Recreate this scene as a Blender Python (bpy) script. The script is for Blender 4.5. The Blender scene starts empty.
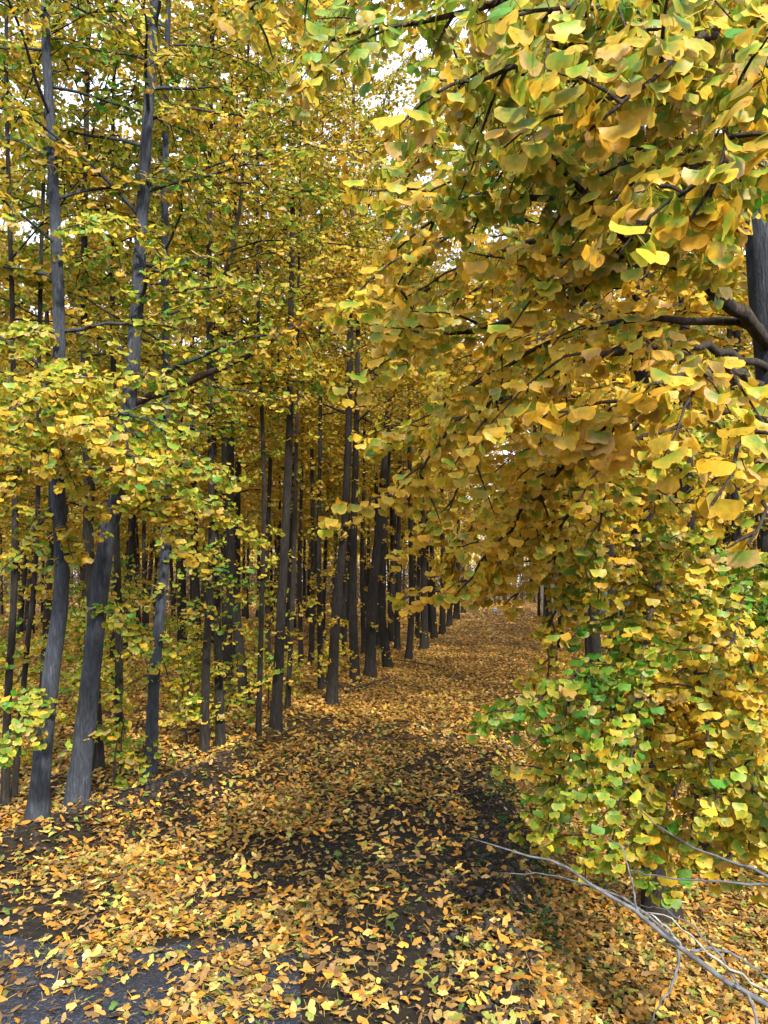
import bpy, math
import numpy as np

# ------------------------------------------------------------------ camera, sky, sun, exposure
S = bpy.context.scene
CAM_Z, FPX, PITCH = 1.6, 768.0, math.radians(5.43)
cam_d = bpy.data.cameras.new('camera')
cam_d.sensor_fit = 'VERTICAL'; cam_d.sensor_height = 36.0; cam_d.lens = 27.0
cam_d.clip_start = 0.05; cam_d.clip_end = 2000
cam = bpy.data.objects.new('camera', cam_d); S.collection.objects.link(cam)
cam.location = (0, 0, CAM_Z); cam.rotation_euler = (math.pi/2 + PITCH, 0, 0)
S.camera = cam

SUN_EL, SUN_AZ = math.radians(39), math.radians(160)    # azimuth from +Y towards +X: behind the camera, to the right
w = bpy.data.worlds.new('World'); S.world = w; w.use_nodes = True
nt = w.node_tree
sky = nt.nodes.new('ShaderNodeTexSky'); sky.sky_type = 'NISHITA'; sky.sun_disc = False
sky.sun_elevation = SUN_EL; sky.sun_rotation = SUN_AZ
sky.air_density = 1.0; sky.dust_density = 4.0; sky.ozone_density = 1.0
bg = nt.nodes['Background']; bg.inputs['Strength'].default_value = 0.15
# thin bright cloud over the clear sky
cl_n = nt.nodes.new('ShaderNodeTexNoise'); cl_n.inputs['Scale'].default_value = 2.2; cl_n.inputs['Detail'].default_value = 6
cl_g = nt.nodes.new('ShaderNodeTexCoord'); nt.links.new(cl_g.outputs['Generated'], cl_n.inputs['Vector'])
cl_r = nt.nodes.new('ShaderNodeValToRGB'); nt.links.new(cl_n.outputs['Fac'], cl_r.inputs[0])
cl_r.color_ramp.elements[0].position = .3; cl_r.color_ramp.elements[0].color = (.50, .50, .50, 1)
cl_r.color_ramp.elements[1].position = .6; cl_r.color_ramp.elements[1].color = (.85, .85, .85, 1)
cl_m = nt.nodes.new('ShaderNodeMix'); cl_m.data_type = 'RGBA'; cl_m.inputs['B'].default_value = (5.2, 5.6, 6.2, 1)
nt.links.new(cl_r.outputs[0], cl_m.inputs['Factor']); nt.links.new(sky.outputs['Color'], cl_m.inputs['A'])
nt.links.new(cl_m.outputs['Result'], bg.inputs['Color'])
sd = bpy.data.lights.new('sun', 'SUN'); sd.energy = 3.2; sd.angle = math.radians(4); sd.color = (1.0, 0.93, 0.82)
so = bpy.data.objects.new('sun', sd); S.collection.objects.link(so)
so.rotation_euler = (math.pi/2 - SUN_EL, 0, math.pi - SUN_AZ)

S.view_settings.view_transform = 'Standard'; S.view_settings.look = 'None'
S.view_settings.gamma = 1.0; S.view_settings.use_curve_mapping = False
S.view_settings.exposure = 1.5
S.cycles.use_denoising = True
S.cycles.max_bounces = 7; S.cycles.diffuse_bounces = 4; S.cycles.transmission_bounces = 5
S.cycles.glossy_bounces = 2; S.cycles.caustics_reflective = False; S.cycles.caustics_refractive = False

# ------------------------------------------------------------------ helpers
rng = np.random.default_rng(11)
UP = np.array([0., 0., 1.])
cF = np.array([0, math.cos(PITCH), math.sin(PITCH)]); cU = np.array([0, -math.sin(PITCH), math.cos(PITCH)])
def at(px, py, d):
    """World point seen at pixel (px, py) at depth d: used to lay out where things stand."""
    return np.array([0, 0, CAM_Z]) + d*(cF + np.array([1., 0, 0])*(px-384)/FPX + cU*(512-py)/FPX)
def unit(v):
    return v/np.maximum(np.linalg.norm(v, axis=-1, keepdims=True), 1e-9)
def smooth(a, b, x):
    t = np.clip((np.asarray(x, float)-a)/(b-a), 0, 1); return t*t*(3-2*t)
_tab = np.random.default_rng(5).random((256, 256))
def vnoise(x, y):
    x = np.asarray(x, float); y = np.asarray(y, float)
    xi = np.floor(x).astype(int); yi = np.floor(y).astype(int); fx = x-xi; fy = y-yi
    fx = fx*fx*(3-2*fx); fy = fy*fy*(3-2*fy)
    g = lambda i, j: _tab[i & 255, j & 255]
    return (g(xi, yi)*(1-fx)+g(xi+1, yi)*fx)*(1-fy) + (g(xi, yi+1)*(1-fx)+g(xi+1, yi+1)*fx)*fy
def fbm(x, y, o=4):
    s = 0; a = .5; t = 0
    for i in range(o):
        s = s + a*vnoise(x*2**i+17.3*i, y*2**i+5.1*i); t += a; a *= .5
    return s/t

def props(o, label=None, category=None, group=None, kind=None):
    if label: o['label'] = label
    if category: o['category'] = category
    if group: o['group'] = group
    if kind: o['kind'] = kind
    return o
def link(name, data, parent=None):
    o = bpy.data.objects.new(name, data); S.collection.objects.link(o)
    if parent is not None: o.parent = parent
    return o
def empty(name, loc, label=None, category=None, group=None):
    o = link(name, None); o.location = loc; o.empty_display_size = .2
    return props(o, label, category, group)

class MB:
    """Collects vertices and faces (and a colour per vertex) for one mesh."""
    def __init__(self): self.v = []; self.f = {}; self.c = []; self.n = 0
    def add(self, v, faces, col=None):
        v = np.asarray(v, float).reshape(-1, 3)
        for F in faces:
            F = np.asarray(F, int)
            if len(F): self.f.setdefault(F.shape[1], []).append(F + self.n)
        self.v.append(v); self.n += len(v)
        self.c.append(np.ones((len(v), 3))*.5 if col is None else np.asarray(col).reshape(-1, 3))
    def mesh(self, name, mat, origin=(0, 0, 0), shade=True, color=False):
        V = np.concatenate(self.v) - np.asarray(origin, float)
        me = bpy.data.meshes.new(name)
        ls = [np.concatenate(a) for a in self.f.values()]
        loops = np.concatenate([a.ravel() for a in ls]); cnt = np.concatenate([np.full(len(a), a.shape[1]) for a in ls])
        me.vertices.add(len(V)); me.vertices.foreach_set('co', V.ravel().astype(np.float32))
        me.loops.add(len(loops)); me.loops.foreach_set('vertex_index', loops.astype(np.int32))
        me.polygons.add(len(cnt)); me.polygons.foreach_set('loop_start', np.concatenate([[0], np.cumsum(cnt)[:-1]]).astype(np.int32))
        me.polygons.foreach_set('use_smooth', np.full(len(cnt), shade))
        me.update(calc_edges=True); me.validate()
        if color:
            a = me.color_attributes.new('Col', 'FLOAT_COLOR', 'POINT')
            C = np.ones((len(V), 4), np.float32); C[:, :3] = np.concatenate(self.c); a.data.foreach_set('color', C.ravel())
        me.materials.append(mat)
        return me
    def build(self, name, mat, parent=None, origin=(0, 0, 0), shade=True, color=False):
        return link(name, self.mesh(name, mat, origin, shade, color), parent)

def resample(pts, n):
    """Catmull-Rom through pts, n samples."""
    P = np.asarray(pts, float)
    if len(P) == 2: return P[0] + np.linspace(0, 1, n)[:, None]*(P[1]-P[0])
    Q = np.vstack([2*P[0]-P[1], P, 2*P[-1]-P[-2]])
    L = np.concatenate([[0], np.cumsum(np.linalg.norm(np.diff(P, axis=0), axis=1))]); L /= L[-1]
    u = np.interp(np.linspace(0, 1, n), L, np.arange(len(P)))
    i = np.minimum(u.astype(int), len(P)-2); t = (u-i)[:, None]
    a, b, c, d = Q[i], Q[i+1], Q[i+2], Q[i+3]
    return .5*(2*b+(c-a)*t+(2*a-5*b+4*c-d)*t*t+(3*b-a-3*c+d)*t**3)
def tube(mb, pts, rad, sides=6, rough=0.0, cap=True, flare=0.0):
    P = np.asarray(pts, float); n = len(P); rad = np.broadcast_to(np.asarray(rad, float), (n,))
    T = unit(np.gradient(P, axis=0))
    ref = np.array([1., 0, 0]) if abs(T[0][0]) < .8 else np.array([0, 1., 0])
    A = unit(np.cross(T, ref)); B = np.cross(T, A)
    th = np.linspace(0, 2*math.pi, sides, endpoint=False)
    r = rad[:, None]*np.ones(sides)
    if rough: r = r*(1+rough*(rng.random((n, sides))-.5)+rough*.8*np.sin(th*3+P[:, 2:3]*1.7))
    if flare: r = r*(1+flare*np.exp(-(P[:, 2:3]-P[0, 2])/.11)*np.clip(.3+np.sin(th*rng.integers(3, 6)+rng.uniform(0, 6))+.5*np.sin(th*2+rng.uniform(0, 6)), 0, 2))
    V = P[:, None] + r[..., None]*(np.cos(th)[None, :, None]*A[:, None] + np.sin(th)[None, :, None]*B[:, None])
    i = np.arange(n-1)[:, None]*sides; j = np.arange(sides)[None]; k = (j+1) % sides
    F = np.stack([i+j, i+k, i+sides+k, i+sides+j], -1).reshape(-1, 4)
    V = V.reshape(-1, 3); fs = [F]
    if cap:
        V = np.vstack([V, P[-1]+T[-1]*rad[-1]*.4]); b = (n-1)*sides
        fs.append(np.stack([b+np.arange(sides), b+(np.arange(sides)+1) % sides, np.full(sides, n*sides)], -1))
    mb.add(V, fs)

# ------------------------------------------------------------------ ground shape
def xl(y): return np.interp(y, [-10, 0, 4.5, 6.6, 10.6, 16, 35, 70, 120], [-9, -4.6, -2.25, -1.35, -.85, -.05, 3.0, 8.8, 18])
def xr(y): return np.interp(y, [-10, 0, 2.8, 7, 10.7, 16, 35, 70, 120], [-.4, .2, .50, 1.08, 1.95, 2.95, 6.5, 13.2, 24])
def height(x, y):
    x = np.asarray(x, float); y = np.asarray(y, float)
    l = xl(y) - x; r = x - xr(y)
    near = 1 - smooth(9, 22, y)
    h = .035*(fbm(x*.5, y*.5, 3)-.5)
    h = h + np.where(l > -.4, .11*np.exp(-((l-.10)/.17)**2)*near*(.7+.6*vnoise(y*1.3, x*.3)) + .05*smooth(.1, 1., l) + .35*(fbm(x*.16+9, y*.16, 3)-.5)*smooth(.6, 3, l), 0)
    h = h + .04*np.exp(-((r+.14)/.16)**2)*near
    h = h - (.30*near+.10)*smooth(-.08, .36, r) + .3*(fbm(x*.2+40, y*.2, 3)-.5)*smooth(.7, 3, r)
    h = h + .16*(fbm(x*6+2, y*6, 5)-.5)*near*np.exp(-((r+.12)/.40)**2) + .05*(fbm(x*6+2, y*6, 4)-.5)*near*np.exp(-((l-.1)/.25)**2)
    road = smooth(4.2, 3.0, y)*smooth(.35, -.15, r)
    return h*(1-road*.8) + .012*(fbm(x*4, y*4, 3)-.5)*(1-road)

# ------------------------------------------------------------------ materials
def mat(name):
    m = bpy.data.materials.new(name); m.use_nodes = True
    t = m.node_tree; p = t.nodes['Principled BSDF']
    return m, t, p
def N(t, typ, **kw):
    n = t.nodes.new(typ)
    for k, v in kw.items():
        if k in n.inputs: n.inputs[k].default_value = v
        else: setattr(n, k, v)
    return n
def ramp(t, src, stops):
    r = t.nodes.new('ShaderNodeValToRGB'); e = r.color_ramp.elements
    e[0].position = stops[0][0]; e[0].color = (*stops[0][1], 1)
    e[1].position = stops[-1][0]; e[1].color = (*stops[-1][1], 1)
    for s, c in stops[1:-1]:
        q = e.new(s); q.color = (*c, 1)
    t.links.new(src, r.inputs[0]); return r
def coords(t, scale=(1, 1, 1)):
    g = t.nodes.new('ShaderNodeTexCoord'); m = t.nodes.new('ShaderNodeMapping'); m.inputs['Scale'].default_value = scale
    t.links.new(g.outputs['Object'], m.inputs['Vector']); return m.outputs['Vector']
def bump(t, p, src, strength, dist):
    b = N(t, 'ShaderNodeBump', Strength=strength, Distance=dist)
    t.links.new(src, b.inputs['Height']); t.links.new(b.outputs['Normal'], p.inputs['Normal'])

def bark_mat(name, dark, mid, light):
    m, t, p = mat(name)
    v = coords(t, (60, 60, 8.0))
    n1 = N(t, 'ShaderNodeTexNoise', Scale=1.0, Detail=6.0, Roughness=.65); t.links.new(v, n1.inputs['Vector'])
    vo = N(t, 'ShaderNodeTexNoise', Scale=.8, Detail=5.0, Roughness=.7, Distortion=1.5); t.links.new(v, vo.inputs['Vector'])
    n2 = N(t, 'ShaderNodeTexNoise', Scale=3.0, Detail=3.0); t.links.new(coords(t, (1, 1, .6)), n2.inputs['Vector'])
    mx = N(t, 'ShaderNodeMath', operation='MULTIPLY'); t.links.new(n1.outputs['Fac'], mx.inputs[0])
    r0 = N(t, 'ShaderNodeMapRange'); r0.inputs['From Min'].default_value = .35; r0.inputs['From Max'].default_value = .6; r0.inputs['To Min'].default_value = .5; r0.inputs['To Max'].default_value = 1.1
    t.links.new(vo.outputs['Fac'], r0.inputs['Value']); t.links.new(r0.outputs[0], mx.inputs[1])
    c = ramp(t, mx.outputs[0], [(.2, dark), (.5, mid), (.85, light)])
    hue = N(t, 'ShaderNodeMix', data_type='RGBA', blend_type='MULTIPLY'); hue.inputs['Factor'].default_value = .8
    c2 = ramp(t, n2.outputs['Fac'], [(.28, (.55, .62, .5)), (.5, (1., 1., 1.)), (.72, (1.5, 1.45, 1.35))])
    t.links.new(c.outputs[0], hue.inputs['A']); t.links.new(c2.outputs[0], hue.inputs['B'])
    t.links.new(hue.outputs['Result'], p.inputs['Base Color'])
    p.inputs['Roughness'].default_value = .9; p.inputs['Specular IOR Level'].default_value = .25
    bump(t, p, mx.outputs[0], 1.0, .014)
    return m
M_BARK = bark_mat('bark', (.008, .0065, .0055), (.026, .022, .019), (.065, .056, .05))
M_BARK_GREY_SKYLIT = bark_mat('grey_bark_skylit', (.020, .023, .031), (.047, .055, .073), (.095, .108, .135))  # greyer bark of near trunks, with blue skylight put into its colour
M_TWIG = bark_mat('twig_bark', (.02, .015, .012), (.06, .045, .035), (.13, .10, .08))

def leaf_mat(name, trans, rough=.45, tboost=1.0):
    m, t, p = mat(name)
    a = N(t, 'ShaderNodeVertexColor', layer_name='Col')
    n = N(t, 'ShaderNodeTexNoise', Scale=90.0, Detail=2.0); t.links.new(coords(t), n.inputs['Vector'])
    r = ramp(t, n.outputs['Fac'], [(.3, (.80, .80, .78)), (.7, (1.12, 1.1, 1.08))])
    mx = N(t, 'ShaderNodeMix', data_type='RGBA', blend_type='MULTIPLY'); mx.inputs['Factor'].default_value = 1
    t.links.new(a.outputs['Color'], mx.inputs['A']); t.links.new(r.outputs[0], mx.inputs['B'])
    # scattered brown blotches of ageing leaves
    ns = N(t, 'ShaderNodeTexNoise', Scale=38.0, Detail=4.0, Roughness=.7); t.links.new(coords(t), ns.inputs['Vector'])
    rs = ramp(t, ns.outputs['Fac'], [(.60, (1, 1, 1)), (.70, (.50, .36, .30))])
    m2 = N(t, 'ShaderNodeMix', data_type='RGBA', blend_type='MULTIPLY'); m2.inputs['Factor'].default_value = 1
    t.links.new(mx.outputs['Result'], m2.inputs['A']); t.links.new(rs.outputs[0], m2.inputs['B']); mx = m2
    t.links.new(mx.outputs['Result'], p.inputs['Base Color'])
    p.inputs['Roughness'].default_value = rough; p.inputs['Specular IOR Level'].default_value = .35
    tr = N(t, 'ShaderNodeBsdfTranslucent'); t.links.new(mx.outputs['Result'], tr.inputs['Color'])
    sh = N(t, 'ShaderNodeMixShader'); sh.inputs[0].default_value = trans
    t.links.new(p.outputs[0], sh.inputs[1]); t.links.new(tr.outputs[0], sh.inputs[2])
    t.links.new(sh.outputs[0], t.nodes['Material Output'].inputs['Surface'])
    return m
M_LEAF = leaf_mat('ginkgo_leaf', .45)
M_LITTER = leaf_mat('fallen_leaf', .15, .6)

def soil_mat(name, litter):
    m, t, p = mat(name)
    v = coords(t)
    n1 = N(t, 'ShaderNodeTexNoise', Scale=16.0, Detail=10.0, Roughness=.78); t.links.new(v, n1.inputs['Vector'])
    c = ramp(t, n1.outputs['Fac'], [(.3, (.008, .0075, .0065)), (.5, (.020, .018, .0155)), (.72, (.05, .044, .037))])
    if litter:
        vo = N(t, 'ShaderNodeTexVoronoi', Scale=24.0); t.links.new(v, vo.inputs['Vector'])
        wn = N(t, 'ShaderNodeSeparateColor'); t.links.new(vo.outputs['Color'], wn.inputs[0])
        lc = ramp(t, wn.outputs[0], [(0, (.05, .03, .015)), (.35, (.16, .08, .02)), (.7, (.34, .18, .035)), (1, (.46, .27, .06))])
        n2 = N(t, 'ShaderNodeTexNoise', Scale=1.2, Detail=5.0, Roughness=.7); t.links.new(v, n2.inputs['Vector'])
        f = ramp(t, n2.outputs['Fac'], [(.36, (0, 0, 0)), (.52, (1, 1, 1))])
        # litter thins out near the camera, where single leaves are modelled
        g = t.nodes.new('ShaderNodeNewGeometry'); s = t.nodes.new('ShaderNodeSeparateXYZ'); t.links.new(g.outputs['Position'], s.inputs[0])
        mr = N(t, 'ShaderNodeMapRange'); mr.inputs['From Min'].default_value = 6.; mr.inputs['From Max'].default_value = 15.; mr.inputs['To Min'].default_value = .05
        t.links.new(s.outputs['Y'], mr.inputs['Value'])
        fm = N(t, 'ShaderNodeMath', operation='MULTIPLY'); t.links.new(f.outputs[0], fm.inputs[0]); t.links.new(mr.outputs[0], fm.inputs[1])
        mx = N(t, 'ShaderNodeMix', data_type='RGBA'); t.links.new(fm.outputs[0], mx.inputs['Factor'])
        t.links.new(c.outputs[0], mx.inputs['A']); t.links.new(lc.outputs[0], mx.inputs['B'])
        t.links.new(mx.outputs['Result'], p.inputs['Base Color'])
    else:
        t.links.new(c.outputs[0], p.inputs['Base Color'])
    p.inputs['Roughness'].default_value = .95; p.inputs['Specular IOR Level'].default_value = .2
    bump(t, p, n1.outputs['Fac'], 1.0, .06)
    return m
M_SOIL = soil_mat('forest_soil', True)
M_PATH = soil_mat('path_soil', True)
m, t, p = mat('asphalt'); M_ASPHALT = m
v = coords(t)
vo = N(t, 'ShaderNodeTexVoronoi', Scale=110.0); t.links.new(v, vo.inputs['Vector'])
sp = N(t, 'ShaderNodeSeparateColor'); t.links.new(vo.outputs['Color'], sp.inputs[0])
c = ramp(t, sp.outputs[0], [(0, (.004, .006, .012)), (.6, (.009, .013, .026)), (1, (.04, .048, .072))])  # blue cast of the shaded road painted into the asphalt colour
n1 = N(t, 'ShaderNodeTexNoise', Scale=2.5, Detail=6.0); t.links.new(v, n1.inputs['Vector'])
c2 = ramp(t, n1.outputs['Fac'], [(.35, (.65, .62, .58)), (.65, (1.1, 1.1, 1.12))])
mx = N(t, 'ShaderNodeMix', data_type='RGBA', blend_type='MULTIPLY'); mx.inputs['Factor'].default_value = 1
t.links.new(c.outputs[0], mx.inputs['A']); t.links.new(c2.outputs[0], mx.inputs['B']); t.links.new(mx.outputs['Result'], p.inputs['Base Color'])
p.inputs['Roughness'].default_value = .75
bump(t, p, vo.outputs['Distance'], .7, .006)
def plain(name, col, rough=.6, var=.25, scale=6.0):
    m, t, p = mat(name)
    n = N(t, 'ShaderNodeTexNoise', Scale=scale, Detail=5.0); t.links.new(coords(t), n.inputs['Vector'])
    a = tuple(x*(1-var) for x in col); b = tuple(min(1, x*(1+var)) for x in col)
    r = ramp(t, n.outputs['Fac'], [(.3, a), (.7, b)]); t.links.new(r.outputs[0], p.inputs['Base Color'])
    p.inputs['Roughness'].default_value = rough
    return m
M_WALL = plain('pale_render', (.40, .38, .34), .8, .12, 2.0)
M_BLUE = plain('blue_sheet_metal', (.16, .33, .55), .45, .2, 3.0)
M_DEAD = plain('weathered_wood', (.085, .09, .10), .85, .5, 40.0)
M_DEADP = plain('bleached_wood', (.22, .21, .185), .85, .4, 40.0)
M_CLOD = plain('dry_soil', (.03, .026, .022), .95, .5, 20.0)
M_ROOF = plain('grey_roofing', (.2, .2, .21), .7)
M_GLASS = plain('window_glass', (.03, .04, .05), .1)
M_TARP = plain('white_plastic_sheet', (.32, .32, .33), .5, .15)

# ------------------------------------------------------------------ ground sheet, path, road
def axis(a, b, step, far, g=1.18):
    mid = np.arange(a, b+1e-6, step); out = []; x, s = mid[-1], step
    while x < far: s *= g; x += s; out.append(x)
    lo = []; x, s = mid[0], step
    while x > -far: s *= g; x -= s; lo.append(x)
    return np.concatenate([lo[::-1], mid, out])
def sheet(xs, ys, zf):
    X, Y = np.meshgrid(xs, ys); Z = zf(X, Y); n, k = X.shape
    i = np.arange(n-1)[:, None]*k + np.arange(k-1)[None]
    F = np.stack([i, i+1, i+k+1, i+k], -1).reshape(-1, 4)
    mb = MB(); mb.add(np.stack([X, Y, Z], -1), [F]); return mb
gx = axis(-4, 4, .035, 500, 1.12); gy = axis(1.5, 9, .035, 500, 1.08)
props(sheet(gx, gy, height).build('ground', M_SOIL), 'leaf covered brown forest soil under the trees', kind='structure')
# path: strip between its two edges, following the ground
py_ = np.concatenate([np.arange(1.6, 13, .07), np.geomspace(13, 110, 120)[1:]]); pu = np.linspace(0, 1, 40)
Yp = py_[:, None]*np.ones(40); Xp = (xl(py_)+.28)[:, None]*(1-pu)+(xr(py_)-.32)[:, None]*pu
Xp = Xp + (.16*(fbm(py_*1.1, py_*0+3, 3)-.5))[:, None]*np.ones(40)
mb = MB(); i = np.arange(len(py_)-1)[:, None]*40+np.arange(39)[None]
mb.add(np.stack([Xp, Yp, height(Xp, Yp)+.006], -1), [np.stack([i, i+1, i+41, i+40], -1).reshape(-1, 4)])
props(mb.build('path', M_PATH), 'leaf strewn dirt path leading straight into the trees', kind='structure')
ry = np.arange(-8, 3.75, .07); ru = np.linspace(0, 1, 90)
xe = -26*(1-ru)**2.2+.2*(1-(1-ru)**2.2)
end = 3.6+.45*(fbm(xe*2.2+40, np.zeros(90)+2, 4)-.5) - 1.5*smooth(-.62, -.15, xe)
Yr = -8+(ry[:, None]+8)/(ry[-1]+8)*(end+8)[None]; Xr = -26*(1-ru)**2.2+ (xr(Yr)-.22)*(1-(1-ru)**2.2)
mb = MB(); i = np.arange(len(ry)-1)[:, None]*90+np.arange(89)[None]
mb.add(np.stack([Xr, Yr, height(Xr, Yr)+.012], -1), [np.stack([i, i+1, i+91, i+90], -1).reshape(-1, 4)])
props(mb.build('road', M_ASPHALT), 'dark asphalt tinted with blue shade at the mouth of the path', kind='structure')

# ------------------------------------------------------------------ leaves
def fan(nr, inner, half=92):
    """Ginkgo fan of radius 1: base at the origin, rim at the end, notch in the middle. Returns verts, tris, rim weight."""
    th = np.radians(np.linspace(-half, half, nr))
    r = .92 - .17*np.exp(-(th/.12)**2) + .10*np.sin(np.abs(th)*1.6) - .12*(np.abs(th)/1.6)**4
    rim = np.stack([r*np.sin(th), r*np.cos(th)], -1)
    V = [[0, 0]]; W = [0.]; T = []
    if inner:
        V += list(rim[::2]*.56); W += [.5]*len(rim[::2]); k = len(rim[::2])
        for a in range(k-1): T.append([0, 1+a+1, 1+a])
        V += list(rim); W += [1.]*nr; o = 1+k
        for a in range(k-1):
            T += [[1+a, o+2*a+1, o+2*a], [1+a, 1+a+1, o+2*a+1], [1+a+1, o+2*a+2, o+2*a+1]]
    else:
        V += list(rim); W += [1.]*nr
        for a in range(nr-1): T.append([0, a+2, a+1])
    return np.array(V), np.array(T), np.array(W)
FAN_HI, FAN_MID, FAN_LO = fan(11, True), fan(7, False), fan(4, False)
LIT_HI, LIT_MID, LIT_LO = fan(11, True, 66), fan(7, False, 66), fan(4, False, 62)
YEL = np.array([.72, .455, .036]); GOLD = np.array([.69, .36, .026]); LIME = np.array([.43, .46, .042]); GRN = np.array([.06, .25, .025]); TAN = np.array([.62, .38, .15])
def leaf_colors(n, green):
    """Rim and base colour per leaf; green 0..1 sets how far the autumn colour has come."""
    u = np.clip(rng.normal(green-.02, .27, n), 0, 1)[:, None]
    g = rng.random((n, 1))
    warm = YEL*(1-g) + GOLD*g
    rim = np.where(u < .5, warm*(1-u*1.3)+LIME*u*1.3, (warm*.35+LIME*.65)*(2-2*u)+GRN*(2*u-1))
    q = np.clip(.30+u*1.6+rng.normal(0, .15, (n, 1)), 0, 1); base = rim*(1-q) + (GRN*.8+LIME*.12)*q
    b = rng.uniform(.72, 1.22, (n, 1))
    t = (rng.random((n, 1)) < .09)
    rim = np.where(t, TAN, rim)
    return np.clip(rim*b, 0, .9), np.clip(base*b, 0, .9)
def add_leaves(mb, P, D, Nn, R, rim, base, tpl, curl=.28, petiole=None):
    V2, T, W = tpl; n = len(P); k = len(V2)
    D = unit(D); X = unit(np.cross(D, Nn)); Nn = np.cross(X, D)
    x = V2[None, :, 0]*(1+rng.uniform(-.15, .12, (n, 1))); y = V2[None, :, 1]*np.ones((n, 1))
    wob = 1+(rng.random((n, k))-.5)*.16*W[None]; x = x*wob; y = y*wob
    c = rng.normal(-.08, curl*.8, (n, 1)); d = rng.normal(-.15, curl*.7, (n, 1)); a = rng.normal(0, curl*.5, (n, 1))
    z = c*x*x + d*y*y + a*x*y + (rng.random((n, k))-.5)*.16*W[None]
    Rr = np.asarray(R)[:, None, None]
    V = P[:, None] + Rr*(x[..., None]*X[:, None] + y[..., None]*D[:, None] + z[..., None]*Nn[:, None])
    F = (np.arange(n)[:, None, None]*k + T[None]).reshape(-1, 3)
    w = (W**1.5)[None, :, None]
    mb.add(V, [F], base[:, None]*(1-w) + rim[:, None]*w)
    if petiole is not None:
        pw = .0011
        q = np.stack([petiole-X*pw, petiole+X*pw, P+X*pw, P-X*pw], 1)
        mb.add(q, [np.arange(n)[:, None]*4+np.arange(4)[None]], np.repeat((base*.6+np.array([.2, .2, .03])*.4)[:, None], 4, 1))
def clusters(mb, nodes, tang, per, R, green, tpl, droop=.75, pet=.035, petioles=False):
    """Leaves on spur shoots: each node carries a whorl of drooping fans."""
    n = len(nodes)
    if not n: return
    P0 = np.repeat(nodes, per, 0); T0 = np.repeat(unit(tang), per, 0); m = n*per
    rnd = unit(rng.normal(size=(m, 3))); side = unit(rnd - (rnd*T0).sum(-1, keepdims=True)*T0)
    dirp = unit(side + T0*.35 + np.array([0, 0, -.15]))
    L = pet*rng.uniform(.5, 1.5, (m, 1)); P = P0 + dirp*L
    D = unit(dirp*np.array([1, 1, .6]) + np.array([0, 0, -1.])*droop*rng.uniform(.5, 1.5, (m, 1)) + rng.normal(size=(m, 3))*.22)
    out = unit(dirp*np.array([1, 1, 0])+1e-6)
    nn = UP*.55 + out*.9 + rng.normal(size=(m, 3))*.28
    gv = np.repeat(np.clip(green + (fbm(nodes[:, 0]*2.2+7, nodes[:, 2]*2.2+nodes[:, 1], 2)-.5)*.9, 0, 1), per)
    rim, base = leaf_colors(m, gv)
    add_leaves(mb, P, D, nn, R*rng.uniform(.65, 1.2, m), rim, base, tpl, petiole=P0 if petioles else None)

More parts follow.
